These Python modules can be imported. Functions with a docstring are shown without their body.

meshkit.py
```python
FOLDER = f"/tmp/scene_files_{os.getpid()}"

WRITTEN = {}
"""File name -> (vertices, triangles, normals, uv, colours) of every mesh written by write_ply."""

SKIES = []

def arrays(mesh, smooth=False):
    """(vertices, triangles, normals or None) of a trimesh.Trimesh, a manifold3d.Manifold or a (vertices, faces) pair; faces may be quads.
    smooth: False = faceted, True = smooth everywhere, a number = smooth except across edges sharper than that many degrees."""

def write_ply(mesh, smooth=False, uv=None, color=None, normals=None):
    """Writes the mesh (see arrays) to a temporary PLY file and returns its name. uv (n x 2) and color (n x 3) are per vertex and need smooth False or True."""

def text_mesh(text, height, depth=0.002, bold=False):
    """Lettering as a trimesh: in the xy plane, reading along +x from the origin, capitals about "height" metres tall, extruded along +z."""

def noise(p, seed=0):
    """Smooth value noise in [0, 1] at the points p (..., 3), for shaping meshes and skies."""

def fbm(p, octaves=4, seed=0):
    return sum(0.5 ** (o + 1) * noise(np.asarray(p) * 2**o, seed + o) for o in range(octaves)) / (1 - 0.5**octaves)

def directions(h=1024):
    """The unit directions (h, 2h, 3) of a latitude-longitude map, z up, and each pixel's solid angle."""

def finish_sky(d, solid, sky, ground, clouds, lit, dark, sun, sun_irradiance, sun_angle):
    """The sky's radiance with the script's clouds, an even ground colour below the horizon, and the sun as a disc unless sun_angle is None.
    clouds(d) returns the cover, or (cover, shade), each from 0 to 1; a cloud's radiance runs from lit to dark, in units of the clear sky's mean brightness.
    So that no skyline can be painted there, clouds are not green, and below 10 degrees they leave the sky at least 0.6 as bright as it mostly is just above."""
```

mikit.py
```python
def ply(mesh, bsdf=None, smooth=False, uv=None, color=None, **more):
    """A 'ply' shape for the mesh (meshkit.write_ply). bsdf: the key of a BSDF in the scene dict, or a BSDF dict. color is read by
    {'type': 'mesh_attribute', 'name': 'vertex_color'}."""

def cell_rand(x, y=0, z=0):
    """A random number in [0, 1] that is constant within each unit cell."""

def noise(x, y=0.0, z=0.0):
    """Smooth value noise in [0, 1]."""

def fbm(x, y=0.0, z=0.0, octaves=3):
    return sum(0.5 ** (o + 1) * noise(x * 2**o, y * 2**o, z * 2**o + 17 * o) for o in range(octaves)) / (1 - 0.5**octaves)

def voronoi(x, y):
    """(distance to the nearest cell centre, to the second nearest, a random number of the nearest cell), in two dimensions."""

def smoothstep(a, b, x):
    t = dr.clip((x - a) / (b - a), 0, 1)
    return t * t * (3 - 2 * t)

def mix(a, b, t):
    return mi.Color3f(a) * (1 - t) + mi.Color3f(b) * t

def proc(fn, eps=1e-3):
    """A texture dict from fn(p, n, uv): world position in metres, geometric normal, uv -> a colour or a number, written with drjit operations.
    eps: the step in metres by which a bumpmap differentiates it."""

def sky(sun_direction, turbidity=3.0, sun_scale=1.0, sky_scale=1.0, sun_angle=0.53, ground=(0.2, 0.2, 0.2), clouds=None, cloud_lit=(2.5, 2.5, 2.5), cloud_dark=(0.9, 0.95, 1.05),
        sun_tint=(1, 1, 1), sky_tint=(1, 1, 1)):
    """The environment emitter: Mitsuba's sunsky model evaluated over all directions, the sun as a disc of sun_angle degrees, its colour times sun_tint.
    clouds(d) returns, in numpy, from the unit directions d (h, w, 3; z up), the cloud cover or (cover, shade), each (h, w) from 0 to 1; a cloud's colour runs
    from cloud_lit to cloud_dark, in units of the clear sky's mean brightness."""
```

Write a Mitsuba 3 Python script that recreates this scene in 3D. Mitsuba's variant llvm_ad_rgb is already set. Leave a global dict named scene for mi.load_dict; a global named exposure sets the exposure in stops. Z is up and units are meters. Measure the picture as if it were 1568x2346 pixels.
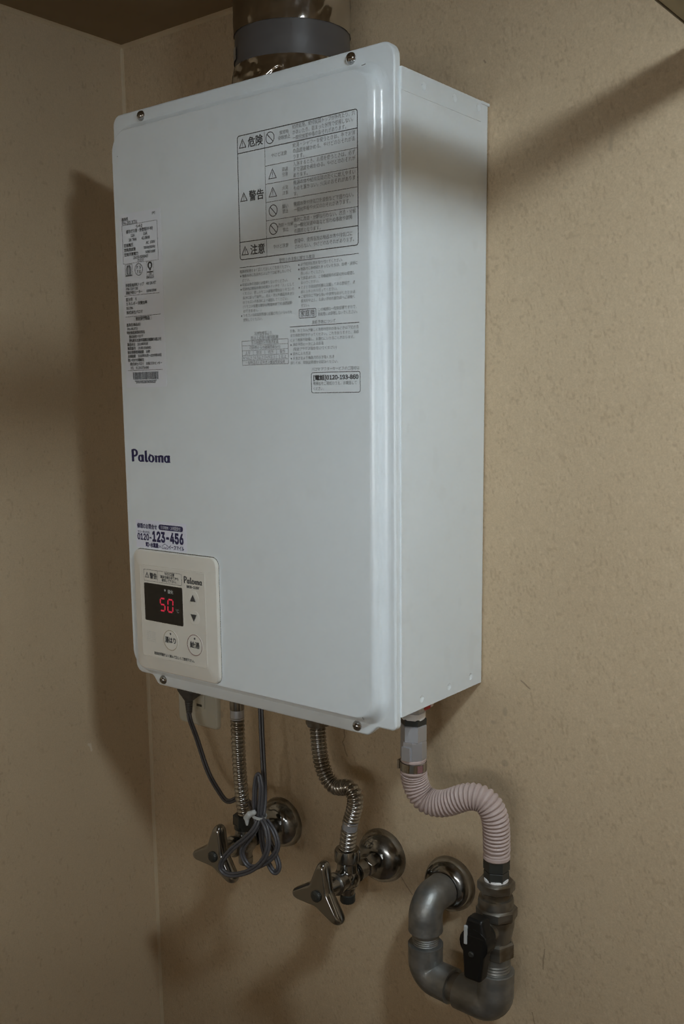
import glob, math
import numpy as np, trimesh, manifold3d as m3, drjit as dr, mitsuba as mi
from shapely.geometry import Polygon, LineString, Point, box as sbox
from shapely.ops import unary_union
from shapely import affinity
import mikit, meshkit
from mikit import noise, fbm, smoothstep, mix

T = mi.ScalarTransform4f
scene, labels = {}, {}

# ------------------------------------------------------------------ camera, light, exposure
exposure = 0.35
CAM = np.array([0.4927, -0.8586, 0.2836])
FWD, UP = np.array([-0.6111, 0.7763, -0.1545]), np.array([-0.0868, 0.1283, 0.9879])
scene['camera'] = {'type': 'perspective', 'fov': 2 * math.degrees(math.atan(784 / 2296.6)), 'fov_axis': 'x', 'near_clip': 0.05, 'far_clip': 20.0,
                   'principal_point_offset_x': -(775.2 - 784) / 1568, 'principal_point_offset_y': -(1272.8 - 1173) / 2346,
                   'to_world': T().look_at(origin=CAM.tolist(), target=(CAM + FWD).tolist(), up=UP.tolist())}
LAMP = (0.525, -0.515, 0.670)          # centre of the small round lamp under the ceiling
LAMP_RADIANCE = (118.0, 136.0, 146.0)
HALL = (0.92, -2.28, 0.30)              # bulb of a pendant lamp across the room, at eye level
HALL_RADIANCE = (170.0, 174.0, 172.0)
FILL_RADIANCE = (4.4, 4.6, 4.6)      # added soft fill panel, shaped as a window in the far wall

XW, ZC = -0.5076, 0.7073               # left wall, ceiling

# ------------------------------------------------------------------ materials
def rgb(*c):
    return {'type': 'rgb', 'value': list(c)}

def pr(color, rough, metallic=0.0, spec=0.5, bump=None, scale=1.0, **more):
    b = {'type': 'principled', 'base_color': color if isinstance(color, dict) else rgb(*color), 'roughness': rough, 'specular': spec, **more}
    if metallic:
        b['metallic'] = metallic
        b.pop('specular')
    if bump is not None:
        b = {'type': 'bumpmap', 'arbitrary': bump, 'scale': scale, 'bsdf': b} if False else {'type': 'bumpmap', 'tex': bump, 'scale': scale, 'bsdf': b}
    return {'type': 'twosided', 'bsdf': b}

def seg_dist(a, b, x0, z0, x1, z1):
    dx, dz = x1 - x0, z1 - z0
    t = dr.clip(((a - x0) * dx + (b - z0) * dz) / (dx * dx + dz * dz), 0, 1)
    return dr.sqrt(dr.square(a - x0 - t * dx) + dr.square(b - z0 - t * dz))

CRACKS = [(-.1779, -.078, -.1769, -.0953), (-.1769, -.0953, -.1794, -.1010), (-.1794, -.1010, -.1734, -.1162), (.0438, .0082, .0534, .0019), (.0749, -.2649, .0739, -.2866),
          (-.0142, -.3697, -.0060, -.3796), (-.0993, -.2403, -.0848, -.2564), (.0629, -.3389, .0661, -.3503), (-.0058, .5900, -.0040, .5880)]

def wall_back_color(p, n, uv):
    w = fbm(p.x * 9, p.z * 9, 3.1, 3)
    u, v = p.x + .25 * p.z, p.z - .2 * p.x
    f = noise(u * 520, v * 300, 1.7)
    g = noise(p.x * 110, p.z * 110, 9.2)
    c = mix((.465, .355, .232), (.51, .395, .262), w)
    c = mix(c, (.385, .285, .18), smoothstep(.52, .84, f) * smoothstep(.20, .70, g) * .6)
    c = mix(c, (.56, .44, .30), smoothstep(.55, .85, noise(u * 460, v * 240, 6.6)) * .4)
    c = c * (.94 + .12 * noise(p.x * 900, p.z * 900, 2.2))
    spot = smoothstep(.80, .88, noise(p.x * 75, p.z * 75, 4.4)) * smoothstep(.55, .7, noise(p.x * 11, p.z * 11, 8.1))
    c = mix(c, (.30, .235, .16), spot * .5)
    d = mi.Float(1.0)
    for s in CRACKS:
        d = dr.minimum(d, seg_dist(p.x + .0012 * (noise(p.z * 300, p.x * 300, 2.0) - .5), p.z, *s))
    return mix(c, (.20, .14, .085), (1 - smoothstep(.0003, .0011, d)) * .6)

def wall_left_color(p, n, uv):
    w = fbm(p.y * 9, p.z * 9, 6.1, 3)
    f = noise(p.y * 420, p.z * 230, 5.7)
    c = mix((.465, .355, .232), (.51, .395, .262), w)
    c = mix(c, (.385, .285, .18), smoothstep(.62, .88, f) * smoothstep(.35, .75, noise(p.y * 110, p.z * 100, 2.2)) * .6)
    c = c * (.95 + .10 * noise(p.y * 900, p.z * 900, 2.2))
    d = dr.minimum(seg_dist(p.y, p.z, -.1017, -.1436, -.0987, -.1470), seg_dist(p.y, p.z, -.0990, -.1445, -.0975, -.1530))
    return mix(c, (.62, .54, .43), (1 - smoothstep(.0006, .0022, d)) * .6)

def paper(a, b, k):
    """embossed wallpaper: short slanting strokes and a fine grain"""
    u, v = a + .25 * b, b - .2 * a
    w = noise(a * 55, b * 55, k + 2)
    s = noise(u * 560 + 3 * w, v * 300, k + .3)
    t = noise(u * 900 + 9, v * 480, k + 3.3)
    return smoothstep(.55, .80, s) * .6 - smoothstep(.60, .85, t) * .45 + noise(a * 1200, b * 1000, k + 5) * .2

scene['m_wall_back'] = pr(mikit.proc(wall_back_color), .75, spec=.3, bump=mikit.proc(lambda p, n, uv: paper(p.x, p.z, 3.0), eps=4e-4), scale=.00032)
scene['m_wall_left'] = pr(mikit.proc(wall_left_color), .75, spec=.3, bump=mikit.proc(lambda p, n, uv: paper(p.y, p.z, 7.0), eps=4e-4), scale=.00028)
scene['m_wall_plain'] = pr((.36, .27, .175), .8, spec=.3)
scene['m_ceiling'] = pr(mikit.proc(lambda p, n, uv: mix((.19, .135, .080), (.23, .17, .105), fbm(p.x * 14, p.y * 14, 1.0, 3))), .8, spec=.3)
scene['m_floor'] = pr((.16, .11, .075), .5)
scene['m_added_cabinet'] = pr((.42, .42, .40), .45)
scene['m_caulk'] = pr((.47, .375, .25), .6)

def enamel(p, n, uv):
    w = fbm(p.x * 16, p.z * 16, p.y * 16, 3)
    smudge = smoothstep(.62, .8, fbm(p.x * 45, p.z * 45, p.y * 45 + 3.0, 3))
    return mix(mix((.705, .755, .785), (.735, .780, .805), w), (.65, .685, .70), smudge * .25)
scene['m_enamel'] = pr(mikit.proc(enamel), .27, spec=.5)
scene['m_body'] = pr(mikit.proc(enamel), .38, spec=.45)
scene['m_ink'] = pr((.045, .047, .05), .5)
scene['m_ink_grey'] = pr((.16, .165, .165), .5)
scene['m_ink_light'] = pr((.42, .43, .42), .5)
scene['m_navy'] = pr((.020, .020, .075), .4)
scene['m_sticker'] = pr((.73, .745, .85), .35)
scene['m_sticker_pale'] = pr((.745, .775, .835), .3)
scene['m_ivory'] = pr(mikit.proc(lambda p, n, uv: mix((.665, .635, .575), (.70, .67, .605), fbm(p.x * 40, p.z * 40, 2.0, 2))), .33)
scene['m_ivory_button'] = pr((.70, .675, .615), .4)
scene['m_display'] = pr((.012, .011, .010), .12)
scene['m_gold_line'] = pr((.36, .31, .22), .5)
scene['m_maroon_line'] = pr((.20, .10, .10), .5)
scene['m_chrome_screw'] = pr((.50, .50, .50), .09, metallic=1.0)

def grimy(p, n, uv):
    g = fbm(p.x * 60, p.y * 60, p.z * 60, 3)
    return mix((.36, .365, .365), (.21, .20, .185), smoothstep(.45, .75, g))
scene['m_chrome'] = pr(mikit.proc(grimy), mikit.proc(lambda p, n, uv:   .10 + .20 * smoothstep(.45, .75, fbm(p.x * 70, p.y * 70, p.z * 70, 3))), metallic=1.0)
scene['m_chrome_bright'] = pr((.36, .365, .365), .13, metallic=1.0)
scene['m_flex'] = pr(mikit.proc(lambda p, n, uv: mix((.50, .49, .47), (.36, .33, .29), smoothstep(.45, .75, fbm(p.x * 50, p.y * 50, p.z * 50, 3)))), .21, metallic=1.0)

def galv(p, n, uv):
    g = fbm(p.x * 90, p.y * 90, p.z * 90, 4)
    s = smoothstep(.50, .74, fbm(p.x * 60 + 4, p.y * 60, p.z * 60, 4))
    return mix(mix((.235, .24, .235), (.32, .32, .31), smoothstep(.3, .7, g)), (.23, .21, .17), s * .4)
scene['m_galvanized'] = pr(mikit.proc(galv), .47, metallic=.85, bump=mikit.proc(lambda p, n, uv: fbm(p.x * 500, p.y * 500, p.z * 500, 2), eps=4e-4), scale=.00018)
scene['m_thread'] = pr((.22, .20, .17), .4, metallic=.8)

def brass(p, n, uv):
    g = fbm(p.x * 70, p.y * 70, p.z * 70, 3)
    return mix((.20, .185, .16), (.12, .095, .065), smoothstep(.4, .7, g))
scene['m_brass'] = pr(mikit.proc(brass), .35, metallic=.8)
scene['m_black'] = pr((.005, .005, .005), .40, spec=.35)
scene['m_black_metal'] = pr((.035, .037, .034), .3, metallic=.3)
scene['m_grey_stripe'] = pr((.42, .43, .43), .5)
scene['m_hose'] = pr(mikit.proc(lambda p, n, uv: mix((.41, .32, .295), (.465, .37, .345), fbm(p.x * 60, p.y * 60, p.z * 60, 3))), .5)
scene['m_zinc'] = pr((.52, .53, .57), .33, metallic=.7)
scene['m_tape'] = pr((.80, .79, .80), .7)
scene['m_red'] = pr((.42, .02, .025), .4)
scene['m_pink_plastic'] = pr((.72, .58, .55), .5)
scene['m_cord'] = pr((.070, .067, .072), .35)
scene['m_plug'] = pr((.060, .056, .052), .5)
scene['m_tie'] = {'type': 'twosided', 'bsdf': {'type': 'principled', 'base_color': rgb(.42, .43, .42), 'roughness': .35}}
scene['m_outlet'] = pr((.52, .49, .40), .4)
scene['m_dark_slot'] = pr((.05, .045, .035), .6)
scene['m_foil'] = pr(mikit.proc(lambda p, n, uv: mix((.62, .60, .57), (.50, .47, .43), fbm(p.x * 40, p.y * 40, p.z * 40, 2))), mikit.proc(lambda p, n, uv: .07 + .10 * fbm(p.x * 55, p.y * 55, p.z * 55, 2)), metallic=1.0,
                     bump=mikit.proc(lambda p, n, uv: fbm(p.x * 110, p.y * 110, p.z * 70, 2), eps=5e-4), scale=.0016)
scene['m_duct_tape'] = pr(mikit.proc(lambda p, n, uv: mix((.072, .066, .064), (.095, .088, .086), fbm(p.x * 30, p.y * 30, p.z * 90, 3))), .38, spec=.4)
scene['m_flue_label'] = pr((.27, .25, .22), .5)
scene['m_wood'] = pr(mikit.proc(lambda p, n, uv: mix((.24, .205, .13), (.30, .26, .17), noise(p.x * 160, p.y * 4, p.z * 160))), .55)
scene['m_wood_dark'] = pr((.10, .085, .055), .55)
scene['m_lamp_white'] = pr((.75, .75, .73), .5)
scene['m_dust'] = pr((.30, .27, .23), .9)

# ------------------------------------------------------------------ scene helpers
def numbered(key):
    if key not in scene and key not in labels and not any(k.startswith(key + '__') for k in scene):
        return key
    i = 1
    while f'{key}_{i:03d}' in scene or f'{key}_{i:03d}' in labels:
        i += 1
    return f'{key}_{i:03d}'

def thing(name, label, cat, group=None):
    key = numbered(name)
    labels[key] = {'label': label, 'category': cat}
    if group:
        labels[key]['group'] = group
    return key

def obj(name, mesh, mat, parent=None, smooth=35, label=None, kind=None, **more):
    key = numbered(parent + '__' + name if parent else name)
    if isinstance(mesh, list):
        mesh = join(mesh)
    scene[key] = mikit.ply(mesh, mat, smooth=smooth, **more)
    d = {}
    if label: d['label'] = label
    if kind: d['kind'] = kind
    if d: labels[key] = d
    return key

def arr(m):
    if hasattr(m, 'to_mesh'):
        q = m.to_mesh()
        return np.array(q.vert_properties[:, :3], float), np.array(q.tri_verts, int)
    if isinstance(m, trimesh.Trimesh):
        return np.array(m.vertices), np.array(m.faces)
    return np.asarray(m[0], float), np.asarray(m[1], int)

def join(ms):
    vs, fs, n = [], [], 0
    for m in ms:
        v, f = arr(m)
        vs.append(v); fs.append(f + n); n += len(v)
    return trimesh.Trimesh(np.vstack(vs), np.vstack(fs), process=False)

def loft(loops, closed=True, cap0=False, cap1=False):
    """quads between loops of equal length; caps are fans of their own vertices"""
    L = np.asarray(loops, float)
    k, n = L.shape[:2]
    v = L.reshape(-1, 3)
    f = []
    m = n if closed else n - 1
    i = np.arange(m); j = (i + 1) % n
    for a in range(k - 1):
        f.append(np.stack([a * n + i, a * n + j, (a + 1) * n + j], 1)); f.append(np.stack([a * n + i, (a + 1) * n + j, (a + 1) * n + i], 1))
    f = np.vstack(f)
    for on, lp, fl in ((cap0, L[0], True), (cap1, L[-1], False)):
        if on:
            b = len(v)
            v = np.vstack([v, lp, lp.mean(0)])
            t = np.stack([b + i, b + j, np.full(m, b + n)], 1)
            f = np.vstack([f, t[:, ::-1] if fl else t])
    return trimesh.Trimesh(v, f, process=False)

def box(x0, x1, y0, y1, z0, z1):
    m = trimesh.creation.box(extents=(x1 - x0, y1 - y0, z1 - z0))
    m.apply_translation(((x0 + x1) / 2, (y0 + y1) / 2, (z0 + z1) / 2))
    return m

def rbox(x0, x1, y0, y1, z0, z1, r, q=12):
    pts = [m3.Manifold.sphere(r, q).translate((x, y, z)) for x in (x0 + r, x1 - r) for y in (y0 + r, y1 - r) for z in (z0 + r, z1 - r)]
    return m3.Manifold.batch_hull(pts)

def frame_of(axis):
    a = np.asarray(axis, float); a = a / np.linalg.norm(a)
    u = np.cross(a, [0, 0, 1.0]) if abs(a[2]) < .9 else np.cross(a, [1.0, 0, 0])
    u /= np.linalg.norm(u)
    return a, u, np.cross(a, u)

def lathe(profile, origin, axis, n=32, cap=True, phase=0.0, wob=None):
    """profile [(radius, height)] turned about axis from origin"""
    a, u, w = frame_of(axis)
    t = np.arange(n) * 2 * np.pi / n + phase
    ring = np.cos(t)[:, None] * u + np.sin(t)[:, None] * w
    loops = [np.asarray(origin) + h * a + r * ring for r, h in profile]
    return loft(loops, cap0=cap, cap1=cap)

def hexa(r, h0, h1, origin, axis, n=6, phase=0.0, cham=.12):
    c = r * cham
    return lathe([(r - c, h0), (r, h0 + c * .8), (r, h1 - c * .8), (r - c, h1)], origin, axis, n=n, phase=phase)

def spline(pts, n):
    P = np.asarray(pts, float)
    d = np.r_[0, np.cumsum(np.sqrt(np.linalg.norm(np.diff(P, axis=0), axis=1)))]
    from scipy.interpolate import CubicSpline
    c = CubicSpline(d, P, axis=0)
    q = c(np.linspace(0, d[-1], n * 8))
    s = np.r_[0, np.cumsum(np.linalg.norm(np.diff(q, axis=0), axis=1))]
    t = np.linspace(0, s[-1], n)
    return np.stack([np.interp(t, s, q[:, k]) for k in range(3)], 1), s[-1]

def frames(P):
    tan = np.gradient(P, axis=0); tan /= np.linalg.norm(tan, axis=1, keepdims=True)
    _, u, _ = frame_of(tan[0])
    U = []
    for t in tan:
        u = u - t * (u @ t); u /= np.linalg.norm(u)
        U.append(u.copy())
    U = np.array(U)
    return tan, U, np.cross(tan, U)

def tube(P, r, n=16, cap=True):
    P = np.asarray(P, float)
    r = np.broadcast_to(np.asarray(r, float), (len(P),))
    _, U, W = frames(P)
    t = np.arange(n) * 2 * np.pi / n
    loops = P[:, None] + r[:, None, None] * (np.cos(t)[None, :, None] * U[:, None] + np.sin(t)[None, :, None] * W[:, None])
    return loft(loops, cap0=cap, cap1=cap)

def rrect(x0, x1, z0, z1, r, y, n=8):
    r = min(r, (x1 - x0) / 2 - 1e-6, (z1 - z0) / 2 - 1e-6)
    out = []
    for cx, cz, a0 in ((x1 - r, z1 - r, 0), (x0 + r, z1 - r, 90), (x0 + r, z0 + r, 180), (x1 - r, z0 + r, 270)):
        for a in np.radians(np.linspace(a0, a0 + 90, n + 1)):
            out.append((cx + r * math.cos(a), y, cz + r * math.sin(a)))
    return np.array(out)

def plate(rings, n=8, cap0=True, cap1=True):
    """rings (x0, x1, z0, z1, r, y) from the back to the front"""
    return loft([rrect(*q[:5], q[5], n) for q in rings], cap0=cap0, cap1=cap1)

def offset_poly(V, d):
    V = np.asarray(V, float); n = len(V); out = []
    for i in range(n):
        p, q, s = V[i - 1], V[i], V[(i + 1) % n]
        a, b = q - p, s - q
        na, nb = np.array([-a[1], a[0]]) / np.linalg.norm(a), np.array([-b[1], b[0]]) / np.linalg.norm(b)
        out.append(np.linalg.solve(np.array([na, nb]), np.array([na @ (q + na * d), nb @ (q + nb * d)])))
    return np.array(out)

def round_poly(V, R, n=6):
    V = np.asarray(V, float); k = len(V); out = []
    for i in range(k):
        p, q, s = V[i - 1], V[i], V[(i + 1) % k]
        a, b = (p - q) / np.linalg.norm(p - q), (s - q) / np.linalg.norm(s - q)
        ang = math.acos(np.clip(a @ b, -1, 1)); t = R[i] / math.tan(ang / 2)
        p0, p1 = q + a * t, q + b * t
        c = q + (a + b) / np.linalg.norm(a + b) * (R[i] / math.sin(ang / 2))
        a0, a1 = math.atan2(*(p0 - c)[::-1]), math.atan2(*(p1 - c)[::-1])
        da = (a1 - a0 + np.pi) % (2 * np.pi) - np.pi
        for w in np.linspace(0, 1, n + 1):
            out.append(c + R[i] * np.array([math.cos(a0 + da * w), math.sin(a0 + da * w)]))
    return np.array(out)

# ------------------------------------------------------------------ flat print: glyphs and lines as thin meshes
FONTS = {}
def font_file(name):
    got = glob.glob('/opt/blender-*/*/datafiles/fonts/' + name)
    return got[0] if got else glob.glob('/opt/blender-*/*/datafiles/fonts/Inter.woff2')[0]
GL = {}
def tri2d(poly):
    vs, fs, n = [], [], 0
    for g in getattr(poly, 'geoms', [poly]):
        if g.is_empty or g.geom_type != 'Polygon' or g.area < 1e-14:
            continue
        v, f = trimesh.creation.triangulate_polygon(g, engine='earcut')
        vs.append(v); fs.append(f + n); n += len(v)
    return (np.vstack(vs), np.vstack(fs)) if vs else (np.zeros((0, 2)), np.zeros((0, 3), int))

def glyph(ch, face, res, bold):
    key = (ch, face, res, bold)
    if key in GL:
        return GL[key]
    from PIL import Image, ImageDraw, ImageFont
    if (face, res) not in FONTS:
        FONTS[face, res] = ImageFont.truetype(font_file('Noto Sans CJK Regular.woff2' if face == 'cjk' else 'Inter.woff2'), res)
    font = FONTS[face, res]
    adv = font.getlength(ch) / res
    x0, y0, x1, y1 = font.getbbox(ch, anchor='ls', stroke_width=bold)
    if x1 <= x0 or y1 <= y0:
        GL[key] = (np.zeros((0, 2)), np.zeros((0, 3), int), adv)
        return GL[key]
    im = Image.new('L', (x1 - x0 + 8, y1 - y0 + 8))
    ImageDraw.Draw(im).text((4 - x0, 4 - y0), ch, 255, font, anchor='ls', stroke_width=bold)
    on = np.pad(np.asarray(im) > 120, ((0, 0), (1, 1))).astype(np.int8)
    rows, st = np.nonzero(np.diff(on, axis=1) == 1)
    en = np.nonzero(np.diff(on, axis=1) == -1)[1]
    shp = unary_union([sbox(a, -r - 1, b, -r) for a, b, r in zip(st, en, rows)]).simplify(.75)
    v, f = tri2d(shp)
    GL[key] = ((v + [-(4 - x0), 4 - y0]) / res, f, adv)
    return GL[key]

class Print:
    def __init__(self):
        self.v, self.f, self.n = [], [], 0
    def add(self, v, f):
        if len(v):
            self.v.append(v); self.f.append(f + self.n); self.n += len(v)
    def poly(self, p):
        self.add(*tri2d(p))
    def text(self, s, x, z, h, w=None, face='cjk', res=36, bold=0, anchor='l'):
        """baseline-centred line: z is the middle of the letters, h the em"""
        pen, parts = 0.0, []
        for ch in s:
            v, f, adv = glyph(ch, face, res, bold)
            parts.append((v + [pen, 0], f)); pen += adv
        sx = h if w is None else w / pen
        x -= {'l': 0, 'c': pen * sx / 2, 'r': pen * sx}[anchor]
        for v, f in parts:
            if len(v):
                self.add(v * [sx, h] + [x, z - .36 * h], f)
        return pen * sx
    def line(self, x0, z0, x1, z1, w):
        self.poly(LineString([(x0, z0), (x1, z1)]).buffer(w / 2, cap_style=2))
    def frame(self, x0, x1, z0, z1, r, w):
        b = sbox(x0 + r, z0 + r, x1 - r, z1 - r)
        self.poly(b.buffer(r, 6).difference(b.buffer(r - w, 6)))
    def ring(self, x, z, rx, rz, w):
        c = affinity.scale(Point(0, 0).buffer(1, 16), rx, rz)
        self.poly(affinity.translate(c.difference(affinity.scale(Point(0, 0).buffer(1, 16), rx - w, rz - w)), x, z))
    def disc(self, x, z, r):
        self.poly(Point(x, z).buffer(r, 8))
    def triangle(self, x, z, s, w, mark=True):
        t = Polygon([(x - s, z - s * .8), (x + s, z - s * .8), (x, z + s * .95)])
        self.poly(t.difference(t.buffer(-w)))
        if mark:
            self.line(x, z + s * .42, x, z - s * .25, w * .9); self.disc(x, z - s * .45, w * .5)
    def ban(self, x, z, r, w):
        self.ring(x, z, r, r, w); self.line(x - r * .66, z + r * .66, x + r * .66, z - r * .66, w)
    def build(self, name, y, mat, parent, **k):
        if not self.v:
            return
        v, f = np.vstack(self.v), np.vstack(self.f)
        return obj(name, trimesh.Trimesh(np.stack([v[:, 0], np.full(len(v), y), v[:, 1]], 1), f, process=False), mat, parent, smooth=False, **k)

def logo(P, x0, x1, z0, z1):
    """the maker's lettering: condensed heavy letters with a tall P"""
    def S(pts, w):
        return LineString(pts).buffer(w / 2, cap_style=2, join_style=1)
    def bowl(cx, cz, rx, rz, w, a0=0, a1=360):
        o = affinity.scale(Point(0, 0).buffer(1, 20), rx, rz); i = affinity.scale(Point(0, 0).buffer(1, 20), rx - w, rz - w * .55)
        return affinity.translate(o.difference(i), cx, cz)
    g = []
    # P, unit box: width 6.05, height 1.9 (x height 1.05)
    g.append(Polygon([(0, 1.78), (.36, 1.9), (.36, -.02), (.04, -.10)]))
    g.append(affinity.translate(affinity.scale(Point(0, 0).buffer(1, 20), .62, .60), .42, 1.30).difference(affinity.translate(affinity.scale(Point(0, 0).buffer(1, 20), .28, .38), .44, 1.30)).intersection(sbox(.2, .3, 2, 2.1)))
    def a(x):
        return unary_union([bowl(x + .43, .47, .43, .55, .30), Polygon([(x + .62, 1.06), (x + .93, 1.0), (x + .93, .1), (x + 1.0, -.04), (x + .62, -.06)])])
    g.append(a(1.05))
    g.append(Polygon([(2.18, 1.62), (2.50, 1.72), (2.50, .28), (2.62, .12), (2.74, .06), (2.56, -.1), (2.34, -.08), (2.18, .12)]))
    g.append(unary_union([bowl(3.20, .48, .50, .58, .31), Polygon([(2.92, 1.02), (3.02, 1.22), (3.16, 1.05)])]))
    x = 3.82
    for k in range(3):
        g.append(Polygon([(x + .50 * k, .95), (x + .50 * k + .31, .98), (x + .50 * k + .31, -.06), (x + .50 * k, -.04)]))
    g.append(Polygon([(x - .06, 1.0), (x + .35, .86), (x + 1.0, 1.07), (x + 1.31, .9), (x + 1.31, .6), (x + .1, .6)]))
    g[-1] = g[-1].difference(sbox(x + .31, 0, x + .50, .78)).difference(sbox(x + .81, 0, x + 1.0, .78))
    g.append(a(5.22))
    u = unary_union([q.buffer(.02) for q in g])
    a0, b0, a1, b1 = u.bounds
    P.poly(affinity.affine_transform(u, [(x1 - x0) / (a1 - a0), 0, 0, (z1 - z0) / (b1 - b0), x0 - a0 * (x1 - x0) / (a1 - a0), z0 - b0 * (z1 - z0) / (b1 - b0)]))

# ================================================================== the room
def struct(name, mesh, mat, label=None):
    obj(name, mesh, mat, smooth=False)
    labels[name] = {'kind': 'structure', 'label': label} if label else {'kind': 'structure'}

XR, YF, ZF = 1.75, -2.5, -1.35
struct('wall_back', box(XW - .1, XR + .1, 0, .1, ZF - .1, ZC + .1), 'm_wall_back', 'beige embossed wallpapered wall behind the water heater')
struct('wall_left', box(XW - .1, XW, YF, 0, ZF, ZC), 'm_wall_left', 'beige wallpapered side wall left of the water heater')
struct('wall_right', box(XR, XR + .1, YF, 0, ZF, ZC), 'm_wall_plain')
struct('wall_front', box(XW - .1, XR + .1, YF - .1, YF, ZF - .1, ZC + .1), 'm_wall_plain')
struct('ceiling', box(XW - .1, XR + .1, YF, 0, ZC, ZC + .1), 'm_ceiling', 'dark brown ceiling board in the top corner')
struct('floor', box(XW - .1, XR + .1, YF, 0, ZF - .1, ZF), 'm_floor')

struct('wall_lintel', box(XW, XR, -1.42, -1.34, .375, ZC), 'm_wall_plain')  # unseen lintel, added to keep fill light off the upper walls
WX0, WX1, WZ0, WZ1 = .25, 1.35, -.12, .52
k_ = 'window_1'  # glowing window shape added behind the camera for soft fill light
labels[k_] = {'kind': 'structure'}
scene[k_ + '__fill_panel'] = mikit.ply(box(WX0, WX1, YF + .004, YF + .010, WZ0, WZ1), 'm_lamp_white')
scene[k_ + '__fill_panel']['emitter'] = {'type': 'area', 'radiance': rgb(*FILL_RADIANCE)}
for a_ in ((WX0 - .05, WX0, WZ0 - .05, WZ1 + .05), (WX1, WX1 + .05, WZ0 - .05, WZ1 + .05), (WX0, WX1, WZ0 - .05, WZ0), (WX0, WX1, WZ1, WZ1 + .05), ((WX0 + WX1) / 2 - .02, (WX0 + WX1) / 2 + .02, WZ0, WZ1)):
    obj('frame', box(a_[0], a_[1], YF, YF + .03, a_[2], a_[3]), 'm_lamp_white', k_, smooth=False)

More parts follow.
